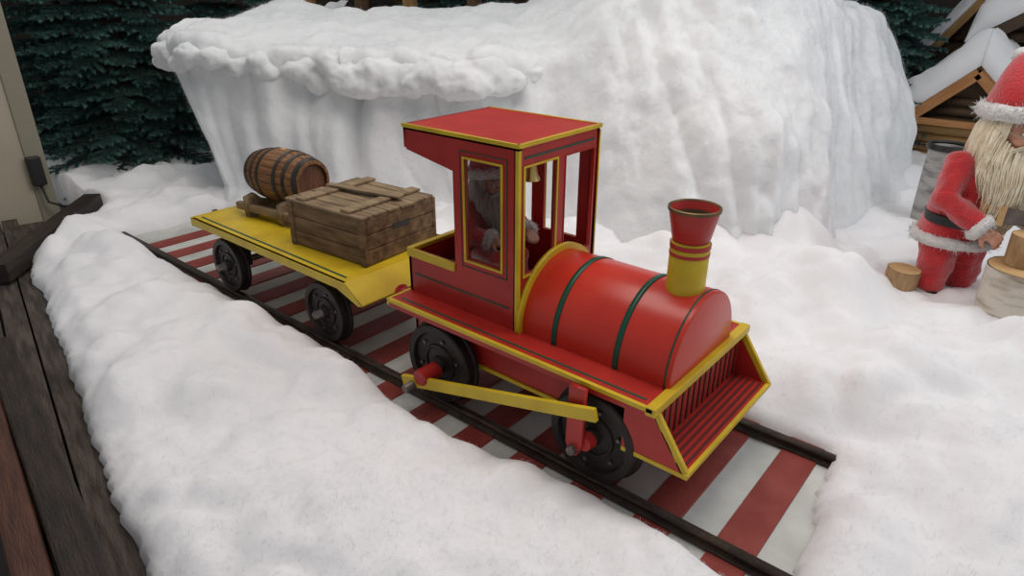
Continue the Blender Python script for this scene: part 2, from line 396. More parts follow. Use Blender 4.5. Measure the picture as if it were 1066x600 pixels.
for nm,y,sgn in(('near',yn,-1),('far',yf,1)):
    yy=y-sgn*.008
    plate('cab_side_'+nm,[prof,win],yy,.016,RED,L)
    frame('cab_side_frame_'+nm,-.345+.0,-.193,.568,.905,.006,y+sgn*.001,.008,YEL,L,'xz')
    plate('cab_low_trim_'+nm,[rect(-.632,-.399,.512,.541)],y+sgn*.001,.012,YEL,L)
    frame('cab_pin_'+nm,-.363,-.172,.545,.926,.0025,y+sgn*.0005,.004,GRN,L,'xz')
    plate('cab_corner_'+nm,[rect(-.136,-.125,ZF,.96)],y+sgn*.0008,.006,YEL,L)
    plate('cab_pin_low_'+nm,[rect(-.6,-.16,.445,.450)],y+sgn*.0005,.004,GRN,L)
    plate('cab_roof_trim_'+nm,[rect(-.622,-.124,.968,.980)],y+sgn*.001,.010,YEL,L)
mobj('cab_dimming_pane',[(-.347,yn+.009,.566),(-.191,yn+.009,.566),(-.191,yn+.009,.907),(-.347,yn+.009,.907)],[(0,1,2,3)],PANE,L)  # tinted sheet added to dim the driver behind it
fp=rect(yn,yf,ZF,.975)
wa=rect(.128,.286,.56,.905);wb=rect(.334,.492,.56,.905)
plate('cab_front',[fp,wa,wb],-.136,.016,RED,L,'yz')
frame('cab_front_frame_a',.128,.286,.56,.905,.006,-.127,.006,YEL,L,'yz')
frame('cab_front_frame_b',.334,.492,.56,.905,.0025,-.127,.004,RED,L,'yz')
plate('cab_front_corner',[rect(yn-.003,yn+.010,ZF,.96)],-.1265,.005,YEL,L,'yz')
plate('cab_front_trim',[rect(yn-.004,yf+.004,.968,.980)],-.126,.010,YEL,L,'yz')
plate('cab_front_pin',[rect(yn+.03,yf-.03,.932,.938)],-.1275,.004,GRN,L,'yz')
box('cab_roof',-.62,-.13,yn,yf,.958,.978,RED,L,.002)
box('cab_roof_back',-.622,-.61,yn,yf,.90,.978,RED,L,.002)
box('cab_back_low',-.632,-.616,yn,yf,ZF,.530,RED,L,.002)
box('cab_back_trim',-.636,-.612,yn-.003,yf+.003,.528,.542,YEL,L,.001)
box('cab_seat',-.60,-.42,.15,.47,ZF,.45,DARKW,L,.004)
bz=ZF+.015;br=.203
def arch(nm,r0,x0,x1,m,r1=0):
    v=[];f=[];n=48
    prof2=[(.31-r0,ZF)]+[(.31-r0*math.cos(math.pi*i/n),bz+r0*math.sin(math.pi*i/n)*1.02) for i in range(n+1)]+[(.31+r0,ZF)]
    if r1: 
        inn=[(.31-r1,ZF)]+[(.31-r1*math.cos(math.pi*i/n),bz+r1*math.sin(math.pi*i/n)*1.02) for i in range(n+1)]+[(.31+r1,ZF)]
        loop=prof2+inn[::-1]
        return plate(nm,[loop],(x0+x1)/2,x1-x0,m,L,'yz')
    K=len(prof2)
    for xx in(x0,x1):
        for y,z in prof2:v.append((xx,y,z))
    for i in range(K-1):f.append((i,i+1,K+i+1,K+i))
    f.append(tuple(range(K)));f.append(tuple(range(K,2*K)))
    o=mobj(nm,v,f,m,L,True);b=o.modifiers.new('b','BEVEL');b.width=.006;b.segments=2;b.limit_method='ANGLE';b.angle_limit=math.radians(50)
    o.modifiers.new('es','EDGE_SPLIT').split_angle=math.radians(40);return o
arch('boiler',br,-.128,.412,REDD)
arch('boiler_band_a',br+.003,.004,.022,GRN,br-.004)
arch('boiler_band_b',br+.003,.226,.244,GRN,br-.004)
arch('boiler_band_front',br+.0015,.392,.397,GRN,br-.004)
arch('boiler_cab_arch',br+.02,-.127,-.112,YEL,br-.004)
MC=Matrix.Translation((.33,.31,0))
lathe('chimney_stack',[(.056,.575),(.056,.735),(.052,.742)],MC,YEL,L,36)
lathe('chimney_ring_a',[(.0565,.700),(.0575,.701),(.0575,.710),(.0565,.711)],MC,RED,L,36)
lathe('chimney_ring_b',[(.0565,.722),(.0580,.723),(.0580,.736),(.05,.737)],MC,RED,L,36)
lathe('chimney_funnel',[(.050,.742),(.053,.745),(.070,.828),(.072,.838),(.070,.840),(.066,.835),(.05,.76),(0,.755)],MC,RED,L,36)
lathe('chimney_rim',[(.0705,.831),(.0738,.832),(.0738,.840),(.0695,.842),(.0665,.838)],MC,BRASSD,L,36)
lathe('chimney_mouth',[(.0665,.833),(.05,.77),(0,.765)],MC,BRASSD,L,36)
RW=.148
for i,x in enumerate((-.4145,.2288)):
    wheel('wheel_near_%d'%i,x,.03,.034+RW,RW,-1,L);wheel('wheel_far_%d'%i,x,.59,.034+RW,RW,1,L)
    tube('axle_%d'%i,[(x,.03,.034+RW),(x,.59,.034+RW)],.016,STEEL,L)
beam('connecting_rod',(-.515,-.062,.113),(.285,-.062,.326),.016,.040,YEL,L,bevel=.002)
lathe('crank_hub',[(0,.085),(.026,.085),(.03,.08),(.03,0)],axisM((-.4145,.005,.165),(0,-1,0)),RED,L,24)
beam('crank_arm',(-.4145,-.03,.185),(-.448,-.03,.105),.02,.05,RED,L,up=(0,1,0))
lathe('crank_pin',[(0,.11),(.014,.11),(.016,.105),(.016,0)],axisM((-.458,.0,.118),(0,-1,0)),STEEL,L,16)
plate('front_link',[[(.180,.372),(.232,.372),(.230,.175),(.215,.14),(.19,.14),(.176,.175)]],-.035,.018,RED,L)
lathe('front_link_pin',[(0,.05),(.014,.05),(.016,.045),(.016,0)],axisM((.203,-.01,.16),(0,-1,0)),STEEL,L,16)
lathe('front_hub',[(0,.03),(.024,.03),(.028,.0)],axisM((.2288,-.0,.034+RW),(0,-1,0)),RED,L,20)
beam('coupling_bar',(-.80,.31,.29),(-.60,.31,.29),.05,.035,RED,L)
lathe('buffer',[(0,.09),(.03,.09),(.034,.08),(.022,.07),(.022,0)],axisM((-.63,.12,.33),(-1,0,0)),RED,L,20)
lathe('buffer_b',[(0,.09),(.03,.09),(.034,.08),(.022,.07),(.022,0)],axisM((-.63,.5,.33),(-1,0,0)),RED,L,20)
lathe('bell',[(0,.0),(.012,-.002),(.018,-.015),(.021,-.035),(.030,-.052),(.028,-.054),(.018,-.04),(0,-.02)],Matrix.Translation((-.17,.21,.90)),GOLD,L,20)
tube('bell_hook',[(-.17,.21,.958),(-.17,.21,.898)],.004,BLK,L)

# ------------------------------------------------------------------ wagon
W_=empty('toy_flatbed_wagon',(-1.5,.31,.03))
wp=[(-2.1,.352),(-.906,.352),(-.80,.285),(-.825,.278),(-.95,.318),(-2.1,.318)]
plate('deck_side_near',[wp],.006,.016,YEL,W_);plate('deck_side_far',[wp],.614,.016,YEL,W_)
box('deck',-2.1,-.906,.0,.62,.335,.352,YEL,W_,.002)
beam('front_panel',(-.852,0.0,.318),(-.852,.62,.318),.124,.012,YEL,W_,up=(.55,0,.85))
box('stripe_green',-2.07,-.94,.035,.045,.352,.3535,GRN,W_,0)
box('stripe_green_far',-2.07,-.94,.575,.585,.352,.3535,GRN,W_,0)
box('back_board',-2.108,-2.095,0,.62,.31,.354,YEL,W_,.001)
box('beam_near',-2.05,-.93,.09,.13,.25,.335,RED,W_,.003)
box('beam_far',-2.05,-.93,.49,.53,.25,.335,RED,W_,.003)
box('cross_beam',-1.0,-.95,.09,.53,.22,.32,RED,W_,.003)
RW2=.13
for i,x in enumerate((-1.85,-1.087)):
    wheel('wheel_near_%d'%i,x,.035,.034+RW2,RW2,-1,W_);wheel('wheel_far_%d'%i,x,.585,.034+RW2,RW2,1,W_)
    tube('axle_%d'%i,[(x,-.03,.034+RW2),(x,.65,.034+RW2)],.016,STEEL,W_)
    box('axle_box_near_%d'%i,x-.03,x+.03,.075,.13,.14,.27,BLK,W_);box('axle_box_far_%d'%i,x-.03,x+.03,.49,.545,.14,.27,BLK,W_)
tube('rear_buffer',[(-2.1,.05,.30),(-2.16,.05,.30)],.02,STEEL,W_)

# ------------------------------------------------------------------ crate
C=empty('wooden_crate',(-1.2,.35,.354))
MCr=Matrix.Translation((-1.205,.345,.3535))@Matrix.Rotation(math.radians(4),4,'Z')
def cb(nm,x0,x1,y0,y1,z0,z1,m=CRATE,rot=0):
    o=box(nm,x0,x1,y0,y1,z0,z1,m,None,.004);o.matrix_world=MCr@Matrix.Rotation(rot,4,'Z');o.parent=C;o.matrix_parent_inverse=Matrix.Translation(-Vector(C.location));return o
lx,ly,H=.235,.205,.195
cb('inner',-lx+.014,lx-.014,-ly+.014,ly-.014,.004,H-.012,HUTD)
for k in range(3):
    z0=.002+k*H/3;z1=z0+H/3-.002
    cb('near_plank_%d'%k,-lx,lx,-ly,-ly+.013,z0,z1);cb('far_plank_%d'%k,-lx,lx,ly-.013,ly,z0,z1)
    cb('back_plank_%d'%k,-lx,-lx+.013,-ly+.013,ly-.013,z0,z1);cb('front_plank_%d'%k,lx-.013,lx,-ly+.013,ly-.013,z0,z1)
for sx_ in(-1,1):
    for sy_ in(-1,1):
        cb('post',sx_*lx-(.03 if sx_>0 else -.001),sx_*lx+(-.001+.002 if sx_>0 else .03),sy_*ly-.008,sy_*ly+.008,.0,H)
cb('handle_slot',lx-.002,lx+.002,-.05,.05,.118,.14,BOOT)
yy=-ly-.005
wd=[.062,.075,.068,.085,.06,.055]
for k,w in enumerate(wd):
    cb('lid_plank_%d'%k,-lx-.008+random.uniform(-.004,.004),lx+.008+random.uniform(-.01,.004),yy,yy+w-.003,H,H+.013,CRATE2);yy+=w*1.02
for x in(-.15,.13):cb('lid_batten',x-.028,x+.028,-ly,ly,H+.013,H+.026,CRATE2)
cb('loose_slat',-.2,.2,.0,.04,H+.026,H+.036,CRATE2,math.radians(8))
# ------------------------------------------------------------------ barrel
Bq=empty('wooden_barrel',(-1.78,.33,.5))
ax=Vector((.97,.12,.0)).normalized();bc=Vector((-1.78,.35,.545));MBq=axisM(bc,ax)
Lb=.19
def brad(h): return .098+.032*(1-(h/Lb)**2)
n=22
v=[];f=[]
for s in range(n):
    a0=2*math.pi*s/n+.008;a1=2*math.pi*(s+1)/n-.008
    hs=[-Lb+2*Lb*j/12 for j in range(13)];b=len(v)
    for h in hs:
        for k in range(3):
            a=a0+(a1-a0)*k/2;r=brad(h)
            v.append(MBq@Vector((r*math.cos(a),r*math.sin(a),h)))
        v.append(MBq@Vector(((brad(h)-.014)*math.cos(a1),(brad(h)-.014)*math.sin(a1),h)));v.append(MBq@Vector(((brad(h)-.014)*math.cos(a0),(brad(h)-.014)*math.sin(a0),h)))
    for j in range(12):
        for k in range(5):
            f.append((b+j*5+k,b+j*5+(k+1)%5,b+(j+1)*5+(k+1)%5,b+(j+1)*5+k))
    f.append(tuple(b+k for k in range(5)));f.append(tuple(b+60+k for k in range(5)))
mobj('staves',v,f,BARW,Bq)
for q in(-1,1): lathe('head_%d'%q,[(0,q*(Lb-.016)),(.09,q*(Lb-.016)),(.09,q*(Lb-.03)),(0,q*(Lb-.03))],MBq,BARE,Bq,24)
for h,w in((-.172,.024),(-.115,.018),(-.06,.018),(.06,.018),(.115,.018),(.172,.024)):
    lathe('hoop',[(brad(h-w/2)-.006,h-w/2),(brad(h-w/2)+.003,h-w/2),(brad(h+w/2)+.003,h+w/2),(brad(h+w/2)-.006,h+w/2)],MBq,HOOP,Bq,32)
tube('bung',[bc+Vector((0,-.0,.118)),bc+Vector((0,0,.136))],.012,LOGE,Bq)
e=empty('barrel_cradle',(-1.78,.33,.36))
for i,x in enumerate((-1.90,-1.66)):
    yc_=.35+(x+1.78)*.12
    pr=[(yc_-.15,.353),(yc_+.15,.353),(yc_+.15,.45)]+[(yc_+.130*math.sin(a),.545-.130*math.cos(a)) for a in [.9-.18*k for k in range(11)]]+[(yc_-.15,.45)]
    plate('saddle_%d'%i,[pr],x,.04,CRATE2,e,'yz')
beam('cradle_rail_near',(-1.98,.19,.40),(-1.58,.24,.40),.03,.035,CRATE2,e);beam('cradle_rail_far',(-1.98,.46,.40),(-1.58,.51,.40),.03,.035,CRATE2,e)

# ------------------------------------------------------------------ santa figures
def furring(name,pts,r,p):
    n=len(pts);m=12;v=[];f=[];c=sum(pts,Vector())/n
    for i in range(n):
        d=(pts[(i+1)%n]-pts[i-1]).normalized();u=(pts[i]-c);u=(u-d*u.dot(d)).normalized();w=d.cross(u)
        for k in range(m):
            a=2*math.pi*k/m;q=pts[i]+(u*math.cos(a)+w*math.sin(a))*r
            q+=(q-pts[i])*(.35*N(*(q*45)))
            v.append(q)
    for i in range(n):
        for k in range(m):
            f.append((i*m+k,i*m+(k+1)%m,((i+1)%n)*m+(k+1)%m,((i+1)%n)*m+k))
    o=mobj(name,v,f,FUR,p,True)
    rn=random.Random(3);L=[]
    for _ in range(n*20):
        i=rn.randrange(len(v));q=v[i];cc=pts[i//m];d=(q-cc)
        t=Vector((rn.uniform(-1,1),rn.uniform(-1,1),rn.uniform(-1,1)))*r*.35
        L.append([cc+d*.9+t*.3,cc+d*1.15+t*.8,cc+d*1.3+t*1.3])
    strands(name+'_fur',L,r*.05,FUR,p,.2)
    return o
def hand(name,T,w,d,pn,side,p,s):
    d=d.normalized();pn=(pn-d*pn.dot(d)).normalized();lat=d.cross(pn)*side
    P=lambda a,b,c: T@(w+d*a+lat*b+pn*c)
    g=[]
    g.append(tubegeo([P(-.01,0,0),P(.015,0,0),P(.04,0,.002)],[.018*s,.022*s,.024*s],12))
    R3=T.to_3x3().normalized()@Matrix((d,lat,pn)).transposed()
    g.append(ellgeo(P(.036,0,.002),(.034*s,.031*s,.015*s),R3))
    for i,(b,L_) in enumerate(((.022,.040),(.008,.046),(-.007,.043),(-.021,.034))):
        c1,c2,c3=.35,.9,1.5
        pts=[(.045,b*.8,.0)];a,c=.06,.0;pts.append((a,b,c));
        for ang,fr in((c1,.42),(c2,.33),(c3,.25)):
            a+=math.cos(ang)*L_*fr;c+=math.sin(ang)*L_*fr;pts.append((a,b*1.05,c))
        r=[.0085,.0085,.008,.0072,.0058]
        g.append(tubegeo([P(*q) for q in pts],[x*s for x in r],8));g.append(ellgeo(P(*pts[-1]),(.006*s,)*3,None,8,6))
    pts=[(.012,.018,.004),(.028,.036,.012),(.042,.042,.022),(.054,.040,.03)]
    g.append(tubegeo([P(*q) for q in pts],[.011*s,.0105*s,.0095*s,.007*s],8));g.append(ellgeo(P(*pts[-1]),(.0075*s,)*3,None,8,6))
    return remeshed(name,g,SKIN,p,.0032*s,1)
def santa(name,loc,yaw,s,J,head_tilt=15,beardmat=BEARD,beard_len=.27,seated=False,head_yaw=0,hs=1.0):
    E=empty(name,loc)
    T=Matrix.Translation(loc)@Matrix.Rotation(math.radians(yaw),4,'Z')@Matrix.Scale(s,4)
    tp=lambda q:T@Vector(q)
    def tg(pts,rad,n=12):
        return tubegeo([tp(a) for a in pts],[r*s for r in rad],n)
    def el(c,r): 
        return ellgeo(tp(c),(r[0]*s,r[1]*s,r[2]*s),T.to_3x3().normalized())
    g=[]
    pel,bel,che,nec=J['pelvis'],J['belly'],J['chest'],J['neck']
    g.append(el(pel,(.10,.12,.09)));g.append(el(bel,(.135,.14,.12)));g.append(el(che,(.11,.13,.12)))
    g.append(tg([che,nec,Vector(nec)+Vector((.01,0,.04))],[.08,.055,.045]))
    g.append(tg([pel,bel,che],[.1,.12,.1]))
    for sd in('L','R'):
        sh,elb,wr=Vector(J['sh'+sd]),Vector(J['el'+sd]),Vector(J['wr'+sd])
        g.append(el(sh,(.065,.065,.062)))
        g.append(tg([Vector(che)*.6+sh*.4+Vector((0,0,.02)),sh,sh.lerp(elb,.5),elb,elb.lerp(wr,.5),wr],[.06,.064,.058,.052,.048,.046]))
        g.append(el(elb,(.052,.052,.052)))
        hip,kn,an,toe=[Vector(J[k+sd]) for k in('hi','kn','an','to')]
        ra=(.062,.058) if seated else (.070,.072)
        g.append(tg([hip,hip.lerp(kn,.5),kn,kn.lerp(an,.5),an],[.085,.080,.070,ra[0],ra[1]]));g.append(el(kn,(.07,.07,.066)))
    body=remeshed('body_suit',g,SUIT,E,.009*s/.8,3)
    dt=bpy.data.textures.new('wrinkle','CLOUDS');dt.noise_scale=.06
    dm=body.modifiers.new('d','DISPLACE');dm.texture=dt;dm.strength=.02*s;dm.mid_level=.5
    pc=Vector(pel)
    if not seated:
        lathe('coat_skirt',[(.118,.12),(.130,.06),(.140,0),(.152,-.055),(.142,-.057),(.12,.0)],T@Matrix.Translation(pc),SUIT,E,40,sx=.95,sy=1.02)
        furring('coat_hem',[T@Matrix.Translation(pc)@Vector((.147*.95*math.cos(a),.147*1.02*math.sin(a),-.052)) for a in np.linspace(0,2*math.pi,40,endpoint=False)],.024*s,E)
    bl=Vector(bel)
    lathe('belt',[(.133,-.02),(.145,-.018),(.145,.018),(.133,.02)],T@Matrix.Translation(bl+Vector((0,0,-.05))),BOOT,E,40)
    for sd in('L','R'):
        elb,wr=Vector(J['el'+sd]),Vector(J['wr'+sd]);d=(wr-elb).normalized();u=d.orthogonal().normalized();w=d.cross(u)
        furring('cuff_'+sd,[tp(wr+(u*math.cos(a)+w*math.sin(a))*.038) for a in np.linspace(0,2*math.pi,18,endpoint=False)],.024*s,E)
        hand('hand_'+sd,T,wr+d*.012,d,Vector(J.get('pn'+sd,(0,0,-1))),1 if sd=='L' else -1,E,s)
        an,toe=Vector(J['an'+sd]),Vector(J['to'+sd])
        kn=Vector(J['kn'+sd]);q=(kn-an).normalized()
        remeshed('boot_'+sd,[tg([an+q*.01,an,an-q*.03],[.05,.05,.048]),tg([an-q*.03+(toe-an)*-.15,an.lerp(toe,.5)-q*.015,toe],[.045,.046,.042]),el(toe,(.045,.042,.036))],BOOT,E,.008*s,3)
    hc=Vector(J['head'])
    TH=T@Matrix.Translation(hc)@Matrix.Rotation(math.radians(head_yaw),4,'Z')@Matrix.Rotation(math.radians(head_tilt),4,'Y')@Matrix.Scale(hs,4)
    s_=s;s=s*hs
    R3=TH.to_3x3().normalized()
    def he(c,r,n=16,k=10): return ellgeo(TH@Vector(c),tuple(a*s for a in r),R3,n,k)
    hg=[he((0,0,.0),(.088,.080,.1)),he((.03,0,-.045),(.06,.06,.055)),he((.075,.035,-.012),(.022,.024,.02)),he((.075,-.035,-.012),(.022,.024,.02)),
        he((.096,0,.0),(.022,.017,.018)),he((.086,0,.02),(.012,.010,.026)),he((.078,0,.036),(.02,.05,.012)),
        he((-.0,.082,.0),(.016,.01,.025)),he((-.0,-.082,.0),(.016,.01,.025)),
        tubegeo([TH@Vector((-.02,0,-.05)),TH@Vector((-.03,0,-.13))],[.045*s,.045*s])]
    remeshed('head',hg,SKIN,E,.005*s/.8,2)
    for q in(-1,1):
        v,f=he((.083,q*.031,.018),(.010,.014,.010));mobj('eye_white_%d'%q,v,f,EYEW,E,True)
        v,f=he((.091,q*.030,.017),(.004,.006,.006));mobj('iris_%d'%q,v,f,EYE,E,True)
        tube('glasses_%d'%q,[TH@Vector((.106,q*.032+.022*math.cos(a),.010+.018*math.sin(a))) for a in np.linspace(0,2*math.pi,17)],.0018*s,GLASS,E,6)
        tube('glasses_arm_%d'%q,[TH@Vector((.104,q*.054,.012)),TH@Vector((.0,q*.088,.018))],.0018*s,GLASS,E,6)
        strands('eyebrow_%d'%q,[[TH@Vector((.088+random.uniform(-.003,.003),q*(.015+.03*random.random()),.04+random.uniform(-.003,.003))),TH@Vector((.097,q*(.03+.03*random.random()),.045+random.uniform(-.004,.006)))] for _ in range(40)],.0022*s,beardmat,E)
    v,f=he((.088,0,-.036),(.008,.02,.006));mobj('mouth',v,f,mat('lip_red',(.4,.06,.05),.4),E,True)
    rnd=random.Random(7)
    lines=[]
    for i in range(1100):
        a=rnd.uniform(-1,1);th=a*1.75
        st=Vector((.02+.075*math.cos(th),.083*math.sin(th),-.02-.05*math.cos(th)+.03*(1-math.cos(th))))+Vector((rnd.uniform(-.01,.015),0,rnd.uniform(-.03,.02)))
        ln=beard_len*(1-.45*abs(a)**1.5)*rnd.uniform(.6,1.05)
        L_=[];ph=a*9+rnd.uniform(-.4,.4);sw=rnd.uniform(-.012,.012)
        for k in range(8):
            u=k/7;spread=1+.75*math.sin(min(u*2.4,1.57))-.8*u*u
            L_.append(TH@Vector((st.x+.055*math.sin(u*2.2)*(1-.5*abs(a)),st.y*spread+sw*u+.008*math.sin(ph+u*9)*u,st.z-ln*u)))
        lines.append(L_)
    strands('beard',lines,.0040*s,beardmat,E,.35)
    remeshed('beard_volume',[he((.055,0,-.1),(.06,.085,.09)),he((.07,0,-.08-beard_len*.42),(.05,.07,beard_len*.42))],beardmat,E,.008*s,3)
    lines=[]
    for i in range(160):
        q=rnd.choice((-1,1));L_=[]
        ln=rnd.uniform(.05,.085);z0=rnd.uniform(-.006,.006)
        for k in range(5):
            u=k/4;L_.append(TH@Vector((.1+.008*math.sin(u*3)-.02*u+rnd.uniform(-.001,.001),q*(.003+ln*u),-.02+z0-.035*u*u)))
        lines.append(L_)
    strands('moustache',lines,.004*s,beardmat,E,.3)
    lines=[]
    for i in range(800):
        a=rnd.uniform(.95,2*math.pi-.95);st=Vector((.088*math.cos(a),.084*math.sin(a),rnd.uniform(.0,.05)))
        L_=[]
        ln=rnd.uniform(.09,.16)
        for k in range(6):
            u=k/5;r=1+.22*math.sin(u*2.5)
            L_.append(TH@Vector((st.x*r,st.y*r+.005*math.sin(a*8+u*8),st.z-ln*u)))
        lines.append(L_)
    strands('hair',lines,.0042*s,beardmat,E,.4)
    TT=TH@Matrix.Rotation(math.radians(-12),4,'Y')
    furring('hat_brim',[TT@Vector((-.005+.098*math.cos(a),.093*math.sin(a),.062)) for a in np.linspace(0,2*math.pi,36,endpoint=False)],.028*s,E)
    prof=[(.096,.06),(.097,.09),(.09,.13),(.072,.17),(.05,.205),(.03,.23),(.012,.245),(0,.25)]
    v=[];f=[];n=28
    for r,h in prof:
        bend=max(0,h-.1)
        for k in range(n):
            a=2*math.pi*k/n;rr=r*(1+.05*math.sin(3*a+h*40))
            v.append(TT@Vector((rr*math.cos(a)-.005-bend*bend*2.0,rr*math.sin(a)+bend*bend*.5,h)))
    for j in range(len(prof)-1):
        for k in range(n): f.append((j*n+k,j*n+(k+1)%n,(j+1)*n+(k+1)%n,(j+1)*n+k))
    o=mobj('hat',v,f,SUIT,E,True);sb=o.modifiers.new('s','SUBSURF');sb.levels=1;sb.render_levels=1
    v,f=ellgeo(TT@Vector((-.075,.03,.235)),(.03*s,)*3);
    v=[a+Vector((N(*(a*60)),N(*(a*60+Vector((5,5,5)))),N(*(a*60+Vector((9,1,5))))))*.004 for a in v];mobj('pompom',v,f,FUR,E,True)
    return E

Js=dict(pelvis=(-.02,0,.33),belly=(.0,.0,.42),chest=(.035,.01,.54),neck=(.06,.01,.645),head=(.09,.01,.755),
 shL=(.04,.135,.60),elL=(.13,.19,.49),wrL=(.22,.11,.42),pnL=(0,-.6,-.8),
 shR=(.02,-.11,.60),elR=(.055,-.175,.475),wrR=(.165,-.08,.385),pnR=(0,.6,-.8),
 hiL=(-.02,.06,.31),knL=(.0,.078,.17),anL=(-.01,.088,.05),toL=(.05,.10,.02),
 hiR=(-.02,-.06,.31),knR=(.005,-.078,.17),anR=(-.01,-.088,.05),toR=(.05,-.10,.02))
santa('santa_claus_figure',(.79,2.21,ground(.79,2.21)-.05),-38,1.08,Js,head_tilt=12,hs=1.12)
Jc=dict(pelvis=(0,0,.08),belly=(.0,0,.16),chest=(.02,0,.28),neck=(.04,0,.37),head=(.06,0,.455),
 shL=(.02,.115,.325),elL=(.10,.16,.22),wrL=(.22,.12,.21),pnL=(0,0,-1),
 shR=(.02,-.115,.325),elR=(.10,-.16,.22),wrR=(.22,-.12,.21),pnR=(0,0,-1),
 hiL=(.02,.06,.06),knL=(.19,.075,.07),anL=(.21,.075,-.07),toL=(.28,.08,-.09),
 hiR=(.02,-.06,.06),knR=(.19,-.075,.07),anR=(.21,-.075,-.07),toR=(.28,-.08,-.09))
santa('santa_claus_driver_figure',(-.50,.35,.445),-10,.68,Jc,head_tilt=5,beardmat=BEARDW,beard_len=.16,seated=True)

# ------------------------------------------------------------------ logs etc
def log(name,loc,d,r,h,bark=LOGK):
    E=empty(name,loc);M_=axisM(loc,d);n=32
    v=[];f=[]
    hs=[0,h*.25,h*.5,h*.75,h]
    for hh in hs:
        for k in range(n):
            a=2*math.pi*k/n;rr=r*(1+.06*N(math.cos(a)*2,math.sin(a)*2,r*50)+.02*N(a*9,hh*20));v.append(M_@Vector((rr*math.cos(a),rr*math.sin(a),hh)))
    for j in range(4):
        for k in range(n):f.append((j*n+k,j*n+(k+1)%n,(j+1)*n+(k+1)%n,(j+1)*n+k))
    mobj('bark',v,f,bark,E,True)
    for q,hh in((0,-.0005),(1,h+.0005)):
        vv=[M_@Vector((0,0,hh))];ff=[]
        for fr in(.5,.97):
            for k in range(n):
                a=2*math.pi*k/n;rr=fr*r*(1+.06*N(math.cos(a)*2,math.sin(a)*2,r*50));vv.append(M_@Vector((rr*math.cos(a),rr*math.sin(a),hh)))
        for k in range(n):
            ff.append((0,1+k,1+(k+1)%n));ff.append((1+k,1+n+k,1+n+(k+1)%n,1+(k+1)%n))
        mobj('cut_end_%d'%q,vv,ff,LOGE,E)
    return E
z=ground(.64,2.0)
log('small_log_piece',(.64,2.0,z-.02),(.05,0,1),.072,.10)
z=ground(1.06,2.0)
log('birch_stump',(1.08,1.99,z-.03),(.0,.0,1),.14,.19,LOGB)
log('log_on_stump',(1.06,2.02,z+.163),(.0,0,1),.07,.13)
e=empty('hand_saw',(1.1,2.04,z+.3))
plate('blade',[[(.94,z+.31),(1.30,z+.35),(1.30,z+.37),(.94,z+.385)]],2.04,.002,STEEL,e)
plate('handle',[[(.86,z+.30),(.95,z+.305),(.95,z+.39),(.86,z+.395)],[(.88,z+.325),(.925,z+.325),(.925,z+.37),(.88,z+.37)]],2.04,.018,LOGE,e)
z=ground(.55,3.16)
E=empty('birch_bark_lantern',(.55,3.16,z));MM=Matrix.Translation((.55,3.16,z-.02))
lathe('bark_shell',[(.098,0),(.10,.1),(.098,.4),(.10,.44),(.088,.44),(.086,.1),(0,.09)],MM,LANT,E,28)
lathe('iron_rim',[(.102,.425),(.112,.43),(.112,.455),(.098,.46),(.086,.45)],MM,HOOP,E,28)
lathe('snow_fill',[(.085,.40),(.06,.43),(0,.44)],MM,SNOW,E,20)

# ------------------------------------------------------------------ fir trees
def fir(name,loc,H_,R_,seed):
    rn=random.Random(seed);v=[];f=[];bv=[];bf=[]
    def addtube(pts,rad):
        q,w=tubegeo(pts,rad,4);o=len(bv);bv.extend(q);bf.extend([tuple(a+o for a in t) for t in w])
    addtube([(0,0,0),(0,0,H_*.5),(0,0,H_)],[.05,.03,.006])
    def needles(a,b,n,ln):
        a=Vector(a);b=Vector(b);d=(b-a).normalized();u=d.orthogonal().normalized();w=d.cross(u)
        for i in range(n):
            t=rn.random();ang=rn.uniform(0,6.283);s=(u*math.cos(ang)+w*math.sin(ang))
            c=a.lerp(b,t);tip=c+(s*.8+d*.7).normalized()*ln*rn.uniform(.7,1.1);side=d.cross(s)*.0055
            o=len(v);v.extend([c-side,c+side,tip]);f.append((o,o+1,o+2))
    z=.10
    while z<H_*.97:
        r=R_*(1-z/H_)**.75+.05
        nb=int(8+7*(1-z/H_));off=rn.uniform(0,6.28)
        for k in range(nb):
            a=off+2*math.pi*k/nb+rn.uniform(-.2,.2);rr=r*rn.uniform(.75,1.1)
            dx,dy=math.cos(a),math.sin(a);z0=z+rn.uniform(-.03,.03)
            P=[Vector((dx*rr*t,dy*rr*t,z0+.10*t*rr-.32*rr*t*t+.12*rr*t**4)) for t in(0,.25,.5,.75,1)]
            addtube(P,[.012,.010,.008,.005,.003])
            for i in range(1,4):needles(P[i],P[i+1],int(70*rr/.6),.03)
            nt=int(7+13*rr)
            for j in range(nt):
                t=.15+.85*j/nt;i=min(int(t*4),3);c=P[i].lerp(P[i+1],t*4-i);q=(1 if j%2 else -1)
                tl=(.08+.26*rr*(1-t))*rn.uniform(.8,1.1)
                dirv=Vector((dx,dy,0))*.75+Vector((-dy,dx,0))*q*.75+Vector((0,0,rn.uniform(-.25,.1)))
                e_=c+dirv.normalized()*tl;addtube([c,e_],[.004,.002]);needles(c,e_,int(26+tl*190),.03)
        z+=H_*.045
    E=empty(name,loc);L0=Vector(loc)
    mobj('needles',[a+L0 for a in v],f,NEED,E,recalc=False);mobj('branches',[a+L0 for a in bv],bf,BARK,E,recalc=False)
    return E
E1=fir('fir_tree',(-4.85,.90,-.05),2.6,.85,1)
def dup(E,loc,rot,s,name):
    n=empty(name,loc);n.rotation_euler=(0,0,rot);n.scale=(s,)*3
    for c in E.children:
        o=bpy.data.objects.new(c.name,c.data);col.objects.link(o);o.parent=n;o.matrix_parent_inverse=Matrix.Translation(-Vector(E.location))
    return n
dup(E1,(-5.7,2.3,-.05),1.2,1.05,'fir_tree.001')
dup(E1,(-6.1,.95,-.05),2.2,1.05,'fir_tree.002')
